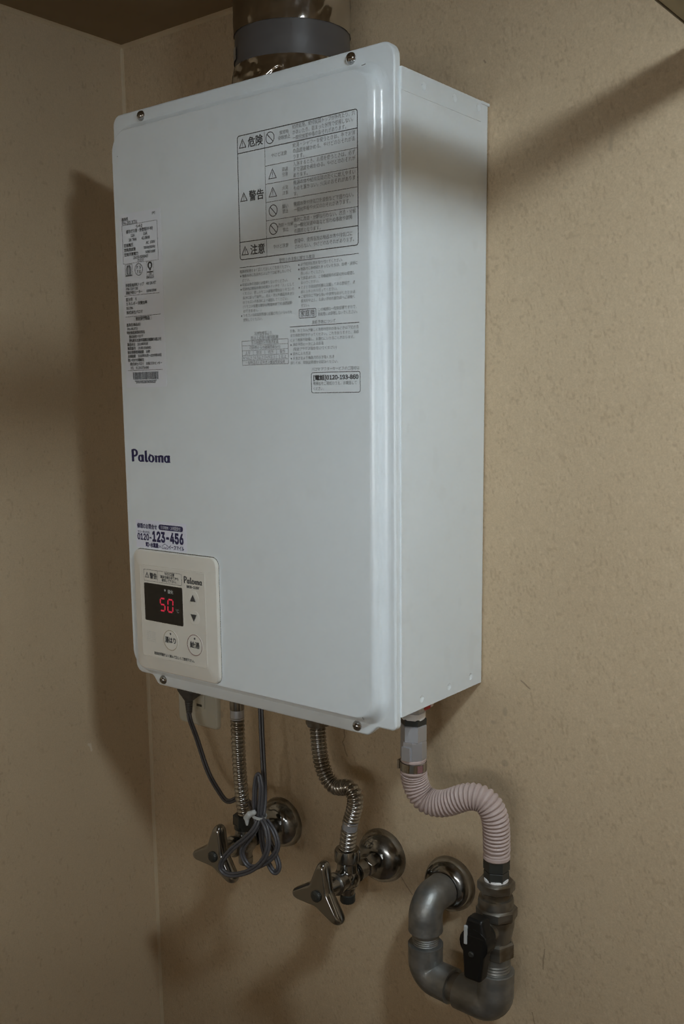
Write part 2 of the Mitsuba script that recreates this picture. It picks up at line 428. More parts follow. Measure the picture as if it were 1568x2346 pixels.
def fillet(p, q, c1, c2, w):
    """caulk bead along an inside corner: quarter-hollow between the two faces"""
    p, q, c1, c2 = (np.asarray(v, float) for v in (p, q, c1, c2))
    loops = []
    for t in np.linspace(0, 1, 40):
        o = p + (q - p) * t
        ww = w * (.85 + .3 * meshkit.noise(np.array([[t * 9, w * 100, 1.0]]))[0])
        loops.append([o + c1 * ww, o + c1 * ww * .42 + c2 * ww * .42, o + c2 * ww, o - (c1 + c2) * .0005])
    return loft(loops)
struct('trim_1', fillet((XW, 0, ZF), (XW, 0, ZC), (1, 0, 0), (0, -1, 0), .0034), 'm_caulk', 'pale caulk bead down the wall corner')
struct('trim_2', fillet((XW, 0, ZC), (XR, 0, ZC), (0, 0, -1), (0, -1, 0), .0045), 'm_caulk', 'caulk bead between the ceiling and the back wall')
struct('trim_3', fillet((XW, YF, ZC), (XW, 0, ZC), (0, 0, -1), (1, 0, 0), .0045), 'm_caulk', 'caulk bead between the ceiling and the left wall')

# rail of a wall rack whose lower edge shows at the top right; its shadow is the slanting band
wr = thing('shelf_rail', 'dark wooden shelf rail whose corner juts in at the top right', 'shelf rail')
obj('board', rbox(.2061, .2511, -.80, 0, .5566, .5712, .0012, 8), 'm_wood', wr)
obj('edge_strip', box(.2053, .2061, -.80, 0, .5560, .5700), 'm_wood_dark', wr, label='darker edge strip')

# ceiling lamp with two short tubes (outside the frame), seen in the highlights
lx, ly, lz = LAMP
cl = thing('ceiling_lamp', 'small round white lamp with a shallow diffuser under the ceiling', 'lamp')
obj('base', lathe([(.062, 0), (.062, .012), (.030, .013), (.030, ZC - lz - .0115)], (lx, ly, lz + .0115), (0, 0, 1), 40), 'm_lamp_white', cl)
k = obj('diffuser', lathe([(.012, -.0115), (.042, -.0112), (.050, -.0060), (.0525, .004), (.0525, .0110), (.050, .0113)], (lx, ly, lz), (0, 0, 1), 48), 'm_lamp_white', cl)
scene[k]['emitter'] = {'type': 'area', 'radiance': rgb(*LAMP_RADIANCE)}

hl = thing('pendant_lamp', 'pendant lamp across the room with a wide shade added to cut its upward light', 'lamp')
hx, hy, hz = HALL
k = obj('bulb', trimesh.creation.icosphere(subdivisions=3, radius=.035).apply_translation(HALL), 'm_lamp_white', hl, smooth=True)
scene[k]['emitter'] = {'type': 'area', 'radiance': rgb(*HALL_RADIANCE)}
obj('lamp_shade', lathe([(.200, -.012), (.185, .050), (.110, .100), (.030, .125), (.028, .127), (.112, .103), (.188, .051), (.203, -.012), (.200, -.012)], HALL, (0, 0, 1), 48, cap=False), 'm_lamp_white', hl)  # shade added to cut the light the bulb sends upward
obj('cord', lathe([(.004, .120), (.004, ZC - hz)], HALL, (0, 0, 1), 12), 'm_black', hl)
obj('socket', lathe([(.018, .030), (.022, .040), (.022, .128), (.008, .135)], HALL, (0, 0, 1), 20), 'm_lamp_white', hl)

kc = thing('kitchen_cabinet', 'tall grey cabinet shape added out of view to keep fill light off the lower wall', 'cabinet')  # unseen block, added to shade the lower wall from the fill
obj('carcass', rbox(-.06, .96, -1.98, -1.46, ZF, .030, .012), 'm_added_cabinet', kc)
for x0, x1 in ((-.056, .449), (.451, .956)):
    d_ = obj('door', rbox(x0, x1, -1.458, -1.435, ZF + .05, .025, .006), 'm_added_cabinet', kc)
    obj('handle', rbox(x0 + (.45 if x0 < 0 else .04), x0 + (.465 if x0 < 0 else .055), -1.436, -1.415, -.48, -.20, .004), 'm_lamp_white', d_)

# ================================================================== water heater
D, TF = .1499, .0105
YP = -D - TF                                     # plane of the front panel
KS = (.8586 - D) / (.8586 - .1504)
qx, qz = (lambda x: .4927 + (x - .4927) * KS), (lambda z: .2836 + (z - .2836) * KS)
YL = YP - .0002                                  # print on it
wh = thing('water_heater', 'white wall hung gas water heater with printed warnings on its front', 'water heater')

body = m3.Manifold.cube((.3480, .1408, .5500)).translate((-.3480, -.1428, 0))
for y, z in ((-.1102, .5423), (-.0609, .5432), (-.0194, .5441), (-.1104, .0094), (-.0626, .0097), (-.0228, .0105)):
    body -= m3.Manifold.sphere(.0052, 40).translate((.0039, y, z))
    body -= m3.Manifold.cylinder(.01, .0007, .0007, 12).rotate((0, 90, 0)).translate((-.008, y - .0006, z + .0012))
obj('body', body, 'm_body', wh, smooth=25, label='off-white sheet metal side')
lid = m3.Manifold.cube((.3490, .1284, .0182)).translate((-.3484, -.1428, .5326)) - m3.Manifold.sphere(.001, 8)
for y, z in ((-.1102, .5423), (-.0609, .5432), (-.0194, .5441)):
    lid -= m3.Manifold.sphere(.0052, 40).translate((.0043, y, z))
    lid -= m3.Manifold.cylinder(.01, .0007, .0007, 12).rotate((0, 90, 0)).translate((-.008, y - .0006, z + .0012))
obj('lid', lid, 'm_body', wh, smooth=25)
obj('lid_lip', box(-.3484, .0012, -.0144, -.0005, .5485, .5508), 'm_body', wh)

# front cover: flange with bottom tab and turned-back edge, then the stamped panel
FX0, FX1, FZ0, FZ1 = -.3517, -.0011, -.0119, .5703
V = [(FX1, FZ1), (FX0, FZ1), (FX0, FZ0), (-.3245, FZ0), (-.3165, -.0216), (-.0330, -.0216), (-.0215, FZ0), (FX1, FZ0)]
V = [(qx(x), qz(z)) for x, z in V]
RR = [.0125, .0105, .0105, .0065, .0065, .0065, .0055, .0055]
CV = [1, 1, 1, -1, 1, 1, -1, 1]
def fl(d, y):
    q = round_poly(offset_poly(V, d), [max(r - c * d, .0008) for r, c in zip(RR, CV)], 8)
    return np.stack([q[:, 0], np.full(len(q), y), q[:, 1]], 1)
YG = -D
fr = .0022
loops = [fl(.0, YG + .0075), fl(.0, YG + fr)] + [fl(fr * (1 - math.cos(a)), YG + fr * (1 - math.sin(a))) for a in np.radians((15, 30, 45, 60, 75, 90))] + [fl(.0045, YG)]
flange = loft(loops)
v2, f2 = tri2d(Polygon(loops[-1][:, [0, 2]]))
flange = join([flange, (np.stack([v2[:, 0], np.full(len(v2), YG), v2[:, 1]], 1), f2)])
obj('front_cover', flange, 'm_enamel', wh, smooth=40)

PX0, PX1, PZ0, PZ1 = -.3502, -.0065, qz(-.0102), qz(.5583)   # foot of the stamped panel
def stamped(rf, rc, sl):
    """inset of the stamped step against its height: fillet, slope, round"""
    h1, h2 = rf * (1 - math.cos(sl)), TF - rc * (1 - math.cos(sl))
    def f(h):
        if h < h1: return rf * math.sin(math.acos(1 - h / rf))
        if h < h2: return rf * math.sin(sl) + (h - h1) / math.tan(sl)
        return rf * math.sin(sl) + (h2 - h1) / math.tan(sl) + rc * (math.sin(sl) - math.sin(math.acos(min(1, 1 - (TF - h) / rc))))
    return f
in_crisp, in_soft = stamped(.0005, .0016, math.radians(56)), stamped(.0083, .0083, math.radians(68))
hs = sorted(set(round(h, 7) for h in list(.0006 * (np.arange(4) / 3) ** 2) + list(np.linspace(.001, TF - .0035, 14)) + [TF - .0035 * (1 - math.sin(k)) for k in np.linspace(.05, math.pi / 2, 14)]))
rings = [(PX0 + in_crisp(h), PX1 - in_soft(h), PZ0 + in_crisp(h), PZ1 - in_crisp(h), .0255 - in_crisp(h) * .6, YG - h) for h in hs]
q = rings[-1]; rings.append((q[0] + .004, q[1] - .004, q[2] + .004, q[3] - .004, .015, YG - TF))
rings.insert(0, (PX0 - .0006, PX1 + .0006, PZ0 - .0006, PZ1 + .0006, .0240, YG + .0003))
obj('front_panel', plate(rings, 12, cap0=False), 'm_enamel', wh, smooth=20)

for x, z, a in ((-.3079, .5634, 20), (-.0452, .5636, 65), (-.3073, -.0146, 40), (-.0446, -.0143, 75)):
    s = (m3.Manifold.sphere(.0062, 40).translate((0, 0, -.0022)) ^ m3.Manifold.cube((.02, .02, .01)).translate((-.01, -.01, -.0002)))
    s = s.scale((.86, .86, 1.0))
    c = m3.Manifold.cube((.0060, .0010, .004), True) + m3.Manifold.cube((.0010, .0060, .004), True)
    s -= c.rotate((0, 0, a)).translate((0, 0, .0042))
    q = s.rotate((90, 0, 0)).translate((qx(x), YG - .0002, qz(z)))
    obj('screw', q, 'm_chrome_screw', wh, smooth=30, label='domed chrome cross-head screw')

# --- printed warnings
p, g = Print(), Print()
rows = [.5199, .5046, .4891, .4736, .4580, .4422, .4268, .4109]
TX0, TX1, TC = -.1684, -.0312, -.1348
p.frame(TX0, TX1, rows[-1], rows[0], .0028, .0007)
for i, z in enumerate(rows[1:-1]):
    big = i in (0, 5)
    p.line(TX0 if big else TC, z, TX1, z, .0007 if big else .0004)
g.line(TC, rows[0], TC, rows[-1], .0004)
for z, s in ((.5124, '危険'), (.4661, '警告'), (.4188, '注意')):
    p.triangle(-.1616, z, .0047, .0007)
    p.text(s, -.1553, z, .0094, .0185, res=64, bold=1)
for z, (l1, l2), ic in zip([(a + b) / 2 for a, b in zip(rows, rows[1:])],
                           (('異常時', '使用禁止'), ('', 'やけど注意'), ('高温', '注意'), ('火災', '注意'), ('囲い', '禁止'), ('改造・分解', '禁止'), ('', 'やけど注意')), 'b tbbB '.replace('tbb', 'ttb')):
    if l1:
        xx = -.1118 if ic != 't' else -.1115
        g.text(l1, xx, z + .0021, .0036, anchor='c'); g.text(l2, xx, z - .0022, .0036, anchor='c')
    else:
        g.text(l2, -.1180, z, .0037, anchor='c')
    ix = -.1263 if l1 != '異常時' else -.1283
    if ic == 't': p.triangle(ix, z, .0050, .0006)
    elif ic in 'bB': p.ban(ix, z, .0052, .0007)
for z, ls in zip([(a + b) / 2 for a, b in zip(rows, rows[1:])],
                 (('給排気筒、給排気筒トップが外れたり、穴', 'があいたり、詰まった状態で使用しない。', '一酸化炭素中毒のおそれがあります。'),
                  ('給湯・シャワーを使うときは、手でお湯', 'の温度を確かめる。やけどのおそれがあ', 'ります。'),
                  ('入浴するとき、お湯を使うときは、必ず', '手で温度を確かめる。やけどのおそれが', 'あります。'),
                  ('機器本体や給排気筒の近くに燃えやすい', 'ものを置かない。火災のおそれがありま', 'す。'),
                  ('機器本体や排気口を波板などで囲わない。', '一酸化中毒や火災のおそれがあります。'),
                  ('絶対に改造・分解は行わない。改造・分解', 'は一酸化炭素中毒など思わぬ事故や故障', 'の原因となります。'),
                  ('使用中、使用直後は機器本体や排気口に', 'さわらない。やけどのおそれがあります。'))):
    top = z + .0047 * (len(ls) - 1) / 2
    for k, s in enumerate(ls):
        g.text(s, -.1022, top - .0047 * k, .0041, .0685 * len(s) / max(len(q) for q in ls))
p.build('warning_table', YL, 'm_ink', wh, label='printed warning table frame with headings'); g.build('warning_text', YL, 'm_ink_grey', wh)

p, g = Print(), Print()
g.text('使用上の注意に関する事項', -.1203, .4064, .0037, .0412)
p.line(-.1690, .4043, -.0311, .4043, .0005)
left = ['取扱説明書をよく読んで正しくご使用ください。', '●機器本体に表示のガス以外では使用しないでく', '　ださい。', '●給湯以外の用途には使用しないでください。', '●使用時は機器本体の給湯スイッチを「入」にして',
        '　ください。但しリモコン設置の場合はリモコンの', '　表示に従って操作し、点火・消火を機器本体また', '　はリモコンの表示により確認してください。', '　(リモコン設置の場合は機器本体での温度調節', '　はできません。)',
        '●リモコンは取扱説明書に記載されているものを', '　使用してください。']
for k, s in enumerate(left):
    g.text(s.replace('●', '　'), -.1691, .4006 - .00397 * k, .0031, .00288 * len(s))
    if s[0] == '●': p.disc(-.1680, .4004 - .00397 * k, .0007)
right = ['●必ず給排気筒を取り付けてください。', '●機器内に長時間たまっていた水は、飲用・調理に', '　用いないでください。', '●付属品または、この機器用の部品以外は使用し', '　ないでください。', '●ときどき取扱説明書に記載してある要領で、点',
         '　検とお手入れを行ってください。', '●ご使用中に不快な臭いや異常な音がしたときは、', '　使用を中止し、お買い求めの販売店へご連絡く', '　ださい。']
for k, s in enumerate(right):
    g.text(s.replace('●', '　'), -.0985, .4008 - .00392 * k, .0031, .00288 * len(s))
    if s[0] == '●': p.disc(-.0973, .4006 - .00392 * k, .0007)
p.frame(-.0982, -.0784, .3545, .3625, .0012, .0005); p.text('家庭用', -.0883, .3585, .0062, .0168, anchor='c', res=56)
g.text('この機器は一般家庭用ですので、', -.0765, .3609, .0033, .0445); g.text('業務用には使用しないでください。', -.0765, .3569, .0033, .0450)
g.text('凍結予防について', -.0835, .3503, .0036, .0270)
p.line(-.1091, .3477, -.0312, .3477, .0005)
for k, s in enumerate(['冬期、冷え込みが厳しく凍結の恐れがあるときは下記の方', '法で凍結予防を行ってください。これを怠りますと、凍結', 'により機器が破損し、水漏れにいたることがあります。', '●凍結予防ヒータによる方法', '　(電源プラグは抜かないでください)', '●通水による方法',
                       '●水抜き栓より機器内の水を抜く方法', '詳しくは、取扱説明書をお読みください。']):
    g.text(s.replace('●', '　'), -.1091, .3440 - .00401 * k, .0031, .00298 * len(s))
    if s[0] == '●': p.disc(-.1080, .3438 - .00401 * k, .0007)
p.build('notice_rules', YL, 'm_ink', wh); g.build('notice_text', YL, 'm_ink_grey', wh, label='columns of small printed notices')

p, g = Print(), Print()
g.text('可燃性壁等より、', -.1400, .3437, .0038, .0250, anchor='c'); g.text('防火上必要な離隔距離', -.1400, .3399, .0038, .0340, anchor='c')
zs = np.linspace(.3379, .3154, 6)
p.frame(-.1687, -.1113, .3154, .3379, .0003, .0004)
for z in zs[1:-1]: p.line(-.1687, z, -.1113, z, .0003)
for k in (1, 2, 3): p.line(-.1687 + .01435 * k, zs[2], -.1687 + .01435 * k, zs[4], .0003)
mid = (zs[:-1] + zs[1:]) / 2
g.text('ガス機器防火性能評定品', -.1400, mid[0], .0034, .0340, anchor='c'); g.text('可燃物からの離隔距離(cm)', -.1400, mid[1], .0034, .0385, anchor='c')
for k, (a, b) in enumerate((('上方', '4.5以上'), ('側方', '4.5以上'), ('前方', '4.5以上'), ('後方', '1 以上'))):
    g.text(a, -.1687 + .01435 * (k + .5), mid[2], .0034, anchor='c'); g.text(b, -.1687 + .01435 * (k + .5), mid[3], .0037, .0118 if k < 3 else .0095, anchor='c')
g.text('一般財団法人日本ガス機器検査協会', -.1400, mid[4], .0034, .0490, anchor='c')
p.build('clearance_table', YL, 'm_ink_grey', wh, label='small printed clearance table'); g.build('clearance_text', YL, 'm_ink_grey', wh)

p, g = Print(), Print()
g.text('パロマ アフターサービスのご用命は', -.0846, .3096, .0035, .0536)
p.frame(-.0851, -.0303, .2888, .3070, .0022, .0005)
p.text('[電話]0120-193-860', -.0830, .3022, .0048, .0506, res=56, bold=2)
g.text('機種名をご確認のうえ、お電話して', -.0830, .2972, .0034, .0490); g.text('ください。', -.0830, .2926, .0034, .0140)
p.build('service_number', YL, 'm_ink', wh, label='printed telephone number in a rounded frame'); g.build('service_text', YL, 'm_ink_grey', wh)

# --- rating label on the left
rl = obj('rating_label', plate([(-.3350, -.2738, .2975, .4705, .001, YP), (-.3350, -.2738, .2975, .4705, .001, YP - .00015)], 3), 'm_sticker_pale', wh, smooth=False, label='pale rating label of small print with a bar code')
p = Print()
YR = YP - .00035
p.text('器具名', -.3318, .4652, .0034, bold=1); p.text('(FF)', -.2862, .4668, .0028, bold=1)
p.text('PH-20LXTU', -.3318, .4613, .0048, .0235, res=48, bold=1)
p.frame(-.3319, -.2790, .4216, .4597, .0002, .0003)
p.text('G-4-2', -.3055, .4568, .0037, anchor='c', bold=1); p.text('都市ガス用・外壁用(FF-W)', -.3055, .4527, .0037, .0400, anchor='c', bold=1)
p.text('12A', -.3160, .4486, .0036, anchor='c', bold=1); p.text('13A', -.2970, .4486, .0036, anchor='c', bold=1)
p.text('38.7kW', -.3160, .4445, .0036, anchor='c', bold=1); p.text('42.5kW', -.2965, .4445, .0036, anchor='c', bold=1)
for k, (a, b) in enumerate((('定格電圧', 'AC  100V'), ('定格周波数', '50Hz/60Hz'), ('定格消費電力', '58W/58W'))):
    p.text(a, -.3300, .4396 - .0045 * k, .0036, bold=1); p.text(b, -.2830, .4396 - .0045 * k, .0034, anchor='r', bold=1)
p.text('19.05-500043', -.3055, .4268, .0038, .0230, anchor='c', bold=1); p.text('パロマ', -.3055, .4235, .0034, anchor='c', bold=1)
p.frame(-.3295, -.3187, .4091, .4211, .0004, .0004)
for sgn in (-1, 1):
    for k, w in enumerate((.0010, .0022, .0034)):
        p.poly(LineString([(-.3241 + sgn * w * .6, .4197), (-.3241 + sgn * w, .4165), (-.3241 + sgn * w, .4130), (-.3241 + sgn * w * .75, .4112)]).buffer(.00032))
p.line(-.3285, .4102, -.3197, .4102, .0009)
p.ring(-.3088, .4148, .0059, .0060, .0006)
for c_, dx, dz in (('P', -.0022, .0021), ('S', .0022, .0021), ('T', -.0016, -.0024), ('G', .0018, -.0024)):
    p.text(c_, -.3088 + dx, .4148 + dz, .0040, anchor='c', bold=1)
p.poly(Point(-.2919, .4175).buffer(.0036, 12).difference(affinity.scale(Point(-.2919, .4172).buffer(.0015, 12), 1, 1.5)))
p.poly(Polygon([(-.2935, .4140), (-.2903, .4140), (-.2912, .4122), (-.2926, .4122)])); p.line(-.2962, .4110, -.2876, .4110, .0012)
p.text('JIA', -.2919, .4093, .0028, anchor='c', bold=1); p.frame(-.2972, -.2866, .4078, .4210, .0003, .0002); p.text('BM1221', -.2919, .4060, .0032, anchor='c', bold=1)
p.text('外壁用 給排気トップ', -.3300, .4002, .0036, .0280, bold=1); p.text('4B BK 6T', -.2985, .4002, .0036, bold=1)
p.text('FFW-120×70S', -.3300, .3966, .0034, .0190, bold=1)
p.text('凍結予防ヒーター', -.3300, .3929, .0036, .0255, bold=1); p.text('69W/69W', -.2985, .3929, .0034, bold=1)
for z in (.3900, .3691, .3148): p.line(-.3319, z, -.2790, z, .0004)
for k, s in enumerate(('区分名　G', 'エネルギー消費効率', '83.5%', '株式会社パロマ')):
    p.text(s, -.3303, .3862 - .0043 * k, .0036, bold=1)
p.frame(-.3191, -.2926, .3645, .3684, .0003, .0002); p.text('特定保守製品', -.3058, .3665, .0036, .0215, anchor='c', bold=1)
for k, s in enumerate(('器具名(製品名)', ' PH-20LXTU', '特定製造事業者等名', '　株式会社パロマ', '　愛知県名古屋市瑞穂区桃園町6番23号', '製造年月　2019年05月', '製造番号　19.05-500043', '設計標準使用期間　10年', '点検期間　2028年05月～2030年04月', '問い合わせ連絡先', '　株式会社パロマ　お客さまセンター',
                       '　TEL　0120-378-860')):
    p.text(s, -.3310, .3608 - .00395 * k, .0034, min(.0520, .0031 * sum(1 if ord(q) > 255 else .55 for q in s)), bold=1)
rng = np.random.default_rng(5)
x = -.3241
while x < -.2862:
    w = rng.choice([.0004, .0004, .0008]); p.poly(sbox(x, .3054, x + w, .3129)); x += w + rng.choice([.0003, .0004, .0007])
p.text('*BKEFKK2B05430B25*', -.3052, .3031, .0038, .0330, anchor='c', bold=1)
p.build('print', YR, 'm_ink', rl)

# --- maker's name and the repair sticker
p = Print(); logo(p, -.3320, -.2725, .2207, .2342)
p.build('maker_name', YL, 'm_navy', wh, label='dark blue maker name lettering')
st = obj('repair_sticker', plate([(-.3300, -.2528, .1300, .1598, .0012, YP), (-.3300, -.2528, .1300, .1598, .0012, YP - .00015)], 4), 'm_sticker', wh, smooth=False, label='lavender repair sticker with a big telephone number')
p, q = Print(), Print()
p.text('修理のお問合せ', -.3277, .1534, .0056, .0312, res=56, bold=2)
pill = sbox(-.2914, .1538, -.2602, .1539).buffer(.0028, 8)
p.poly(pill)
q.text('年中無休・24時間受付', -.2758, .1537, .0044, .0300, anchor='c', res=48)
p.text('フリーダイヤル', -.3274, .1470, .0030, .0190, bold=1)
p.text('0120-', -.3280, .1419, .0086, .0232, face='inter', res=72, bold=3)
p.text('123-456', -.3050, .1434, .0136, .0482, face='inter', res=72, bold=4)
p.text('町', -.3152, .1342, .0052, res=56, bold=3); p.text('の', -.3104, .1338, .0028, bold=1); p.text('水道屋', -.3076, .1340, .0052, .0118, res=56, bold=3); p.text('さん', -.2958, .1334, .0030, .0050, bold=1)
house = Polygon([(-.2896, .1318), (-.2896, .1346), (-.2853, .1366), (-.2807, .1346), (-.2807, .1318)]).buffer(.0003)
p.poly(house.difference(house.buffer(-.0005)))
p.poly(LineString([(-.2872 + .0021 * i / 6 * 2, .1338 - .0012 * math.sin(math.pi * i / 6)) for i in range(7)]).buffer(.00025))
p.text('イースマイル', -.2800, .1338, .0050, .0232, res=56, bold=2)
p.build('print', YR, 'm_navy', st); q.build('print', YR - .0002, 'm_sticker', st)

# --- small scratches on the panel
p = Print()
for x0, z0, x1, z1, w in ((-.3345, .5275, -.3341, .5267, .0008), (-.0310, -.0010, -.0292, -.0031, .0006), (-.0268, .5520, -.0225, .5524, .0006)):
    p = Print(); p.line(x0, z0, x1, z1, w); p.build('scratch', YL, 'm_ink_grey', wh)
# red tag and pink plastic under the heater
obj('red_tag', rbox(-.0335, -.0248, -.0700, -.0560, -.0185, -.0060, .0015), 'm_red', wh, label='red plastic tag under the box')
obj('tag_end', rbox(-.0335, -.0248, -.0555, -.0510, -.0175, -.0050, .0015), 'm_pink_plastic', wh, label='pale pink tag end')

# ================================================================== remote controller set into the front panel
rc_ = thing('remote_controller', 'ivory control panel with red 50 display set into the heater front', 'control panel')
RX0, RX1, RZ0, RZ1 = -.3318, -.2082, -.0006, .1286
IX0, IX1, IZ0, IZ1 = -.3195, -.2225, .0152, .1130
YB, YI = YP, YP - .0060
rings = [(RX0, RX1, RZ0, RZ1, .0085, YB + .0005), (RX0, RX1, RZ0, RZ1, .0085, YB - .0022)]
for a in np.radians((20, 40, 60, 80)):
    u = .0016 * (1 - math.cos(a)); rings.append((RX0 + u, RX1 - u, RZ0 + u, RZ1 - u, .0085 - u * .5, YB - .0022 - .0016 * math.sin(a)))
rings.append((IX0 - .0012, IX1 + .0012, IZ0 - .0012, IZ1 + .0012, .0035, YI + .0004))
rings.append((IX0 - .0004, IX1 + .0004, IZ0 - .0004, IZ1 + .0004, .0030, YI + .0001))
rings.append((IX0, IX1, IZ0, IZ1, .0028, YI + .0003))
rings.append((IX0 + .0003, IX1 - .0003, IZ0 + .0003, IZ1 - .0003, .0026, YI))
rings.append((IX0 + .001, IX1 - .001, IZ0 + .001, IZ1 - .001, .0022, YI))
obj('casing', plate(rings, 8, cap0=False), 'm_ivory', rc_, smooth=40)
obj('gap', plate([(RX0 - .0006, RX1 + .0004, RZ0 - .0004, RZ1 + .0007, .0090, YB + .0001), (RX0 - .0006, RX1 + .0004, RZ0 - .0004, RZ1 + .0007, .0090, YB - .0001)], 8), 'm_dark_slot', rc_, smooth=False, label='dark gap round the casing')
dp = obj('display', plate([(-.3136, -.2556, .0541, .0944, .0014, YI), (-.3136, -.2556, .0541, .0944, .0014, YI - .0003), (-.3133, -.2559, .0544, .0941, .0012, YI - .0004)], 4), 'm_display', rc_, smooth=30, label='black display window')
YD = YI - .0006
SEG = {'5': 'afgcd', '0': 'abcdef'}
def digit(ch, x, z, w, h, t):
    pts = {'a': ((0, 1), (1, 1)), 'g': ((0, .5), (1, .5)), 'd': ((0, 0), (1, 0)), 'f': ((0, 1), (0, .5)), 'b': ((1, 1), (1, .5)), 'e': ((0, .5), (0, 0)), 'c': ((1, .5), (1, 0))}
    P = Print()
    for s in SEG[ch]:
        (a0, b0), (a1, b1) = pts[s]
        A, B = np.array([x + a0 * w + .06 * h * b0, z + b0 * h]), np.array([x + a1 * w + .06 * h * b1, z + b1 * h])
        d = (B - A) / np.linalg.norm(B - A); n = np.array([-d[1], d[0]]) * t / 2
        A, B = A + d * t * .25, B - d * t * .25
        P.poly(Polygon([A, A + d * t * .4 + n, B - d * t * .4 + n, B, B - d * t * .4 - n, A + d * t * .4 - n]))
    k = P.build('digit', YD, 'm_display', dp, label='glowing red digit')
    scene[k]['emitter'] = {'type': 'area', 'radiance': rgb(.36, .010, .030)}
digit('5', -.2893, .0672, .0070, .0130, .0018)
digit('0', -.2777, .0672, .0074, .0130, .0018)
p = Print()
h = Print(); h.disc(-.2811, .0893, .0012); h.build('indicator', YD, 'm_ink_light', dp); p.text('優先', -.2772, .0884, .0042, .0086, bold=1, res=48); h = Print(); h.ring(-.2651, .0706, .0006, .0006, .0003); h.text('C', -.2642, .0693, .0050, face='inter'); h.build('unit_print', YD, 'm_ink_light', dp)
p.build('print', YD, 'm_ink_light', dp)
for x, z, r, name in ((-.2394, .0858, .0076, 'u'), (-.2388, .0651, .0078, 'd'), (-.2748, .0370, .0108, 'y'), (-.2390, .0370, .0110, 'k')):
    b_ = obj('button', lathe([(r, 0), (r, .0001), (r - .0006, .0003), (r - .0016, .0003), (r - .0026, .0003)] if name in 'ud' else [(r, 0), (r, .0004), (r - .0005, .0007), (r - .0012, .0007)], (x, YI, z), (0, -1, 0), 40), 'm_ivory_button', rc_, smooth=30,
             label={'u': 'raise button', 'd': 'lower button', 'y': 'round bath fill button', 'k': 'round hot water button'}[name])
    p = Print()
    if name == 'u': p.poly(Polygon([(-.2438, .0822), (-.2356, .0822), (-.2397, .0893)]))
    if name == 'd': p.poly(Polygon([(-.2434, .0688), (-.2350, .0688), (-.2392, .0614)]))
    if name in 'yk':
        h = Print(); h.disc(x + .0001, z + .0068, .0011); h.build('indicator', YI - .0009, 'm_ink', b_)
        p.text('湯はり' if name == 'y' else '給湯', x, z, .0068, .0175 if name == 'y' else .0138, anchor='c', res=64, bold=2)
        h = Print(); h.ring(x, z, r, r, .0006); h.build('rim', YI - .0009, 'm_gold_line' if name == 'y' else 'm_maroon_line', b_)
    p.build('print', YI - .0009, 'm_ink', b_)
p, g = Print(), Print()
p.frame(-.3135, -.2557, .0965, .1088, .0012, .0003); p.line(-.2922, .0965, -.2922, .1088, .0003)
p.triangle(-.3084, .1028, .0035, .0006); p.text('警告', -.3043, .1025, .0064, .0112, res=56, bold=2)
for k, s in enumerate(('やけど注意', '湯温を確かめてから', '使用して下さい。')):
    g.text(s, -.2740, .1065 - .0035 * k, .0033, (.0150, .0280, .0240)[k], anchor='c', bold=1)
logo(p, -.2527, -.2262, .0998, .1073); g.text('MCS-115V', -.2397, .0968, .0034, .0180, face='inter', anchor='c', bold=2)
g.text('取扱説明書をよく読んで正しくご使用下さい。', -.3018, .0195, .0034, .0625, bold=1)
p.build('print', YI - .0002, 'm_ink', rc_); g.build('print', YI - .0002, 'm_ink', rc_)
s = Print()
for i in range(8):
    for k in range(6): s.disc(-.3119 + .0018 * i, .0419 - .0020 * k, .00035)
s.build('speaker_holes', YI - .0002, 'm_ink_light', rc_)

# ================================================================== flue duct
DX, DY, DR = -.1775, -.0700, .0557
fd = thing('flue_duct', 'foil taped flue duct rising from the heater top', 'flue duct')
def crumpled(r0, z0, z1, seed, amp, nz, nt=160):
    loops = []
    for z in np.linspace(z0, z1, nz):
        t = np.arange(nt) * 2 * np.pi / nt
        q = np.stack([np.cos(t) * 2.6, np.sin(t) * 2.6, np.full(nt, z * 34)], 1)
        a = meshkit.fbm(q, 3, seed); b = np.abs(meshkit.fbm(q * 1.7 + 9, 2, seed + 3) - .5) * 2
        amp_z = amp * min(1, .12 + (z1 - z) / .008)
        r = r0(z) + amp_z * (a - .5) * 2 - amp_z * 1.4 * np.clip(.22 - b, 0, 1) * 4 * .6
        loops.append(np.stack([DX + r * np.cos(t), DY + r * np.sin(t), np.full(nt, z)], 1))
    return loft(loops)
obj('foil_sleeve', crumpled(lambda z: DR + .0035 - .002 * max(0, (z - .585) / .012), .5509, .597, 4, .0024, 40), 'm_foil', fd, smooth=32, label='crinkled foil tape wrapping')
obj('duct_band', lathe([(DR, .588), (DR + .0006, .594), (DR + .0008, .596), (DR, .598), (DR, .612), (DR + .0005, .614), (DR, .616), (DR, .640)], (DX, DY, 0), (0, 0, 1), 72, cap=False), 'm_duct_tape', fd, label='smooth dark grey duct section')
obj('foil_wrap', crumpled(lambda z: DR + .0009, .6275, ZC, 11, .0007, 26), 'm_foil', fd, smooth=32, label='upper foil wrapping')
t0, t1 = math.atan2(-.123 - DY, -.2055 - DX) - .55, math.atan2(-.123 - DY, -.2055 - DX) - .05
def curved(r, a0, a1, z0, z1, n=12):
    t = np.linspace(a0, a1, n)
    return loft([np.stack([DX + r * np.cos(t), DY + r * np.sin(t), np.full(n, z)], 1) for z in (z0, z1)], closed=False)
obj('label_strip', curved(DR + .0012, t0, t1, .6035, .6150), 'm_flue_label', fd, label='faded paper label')

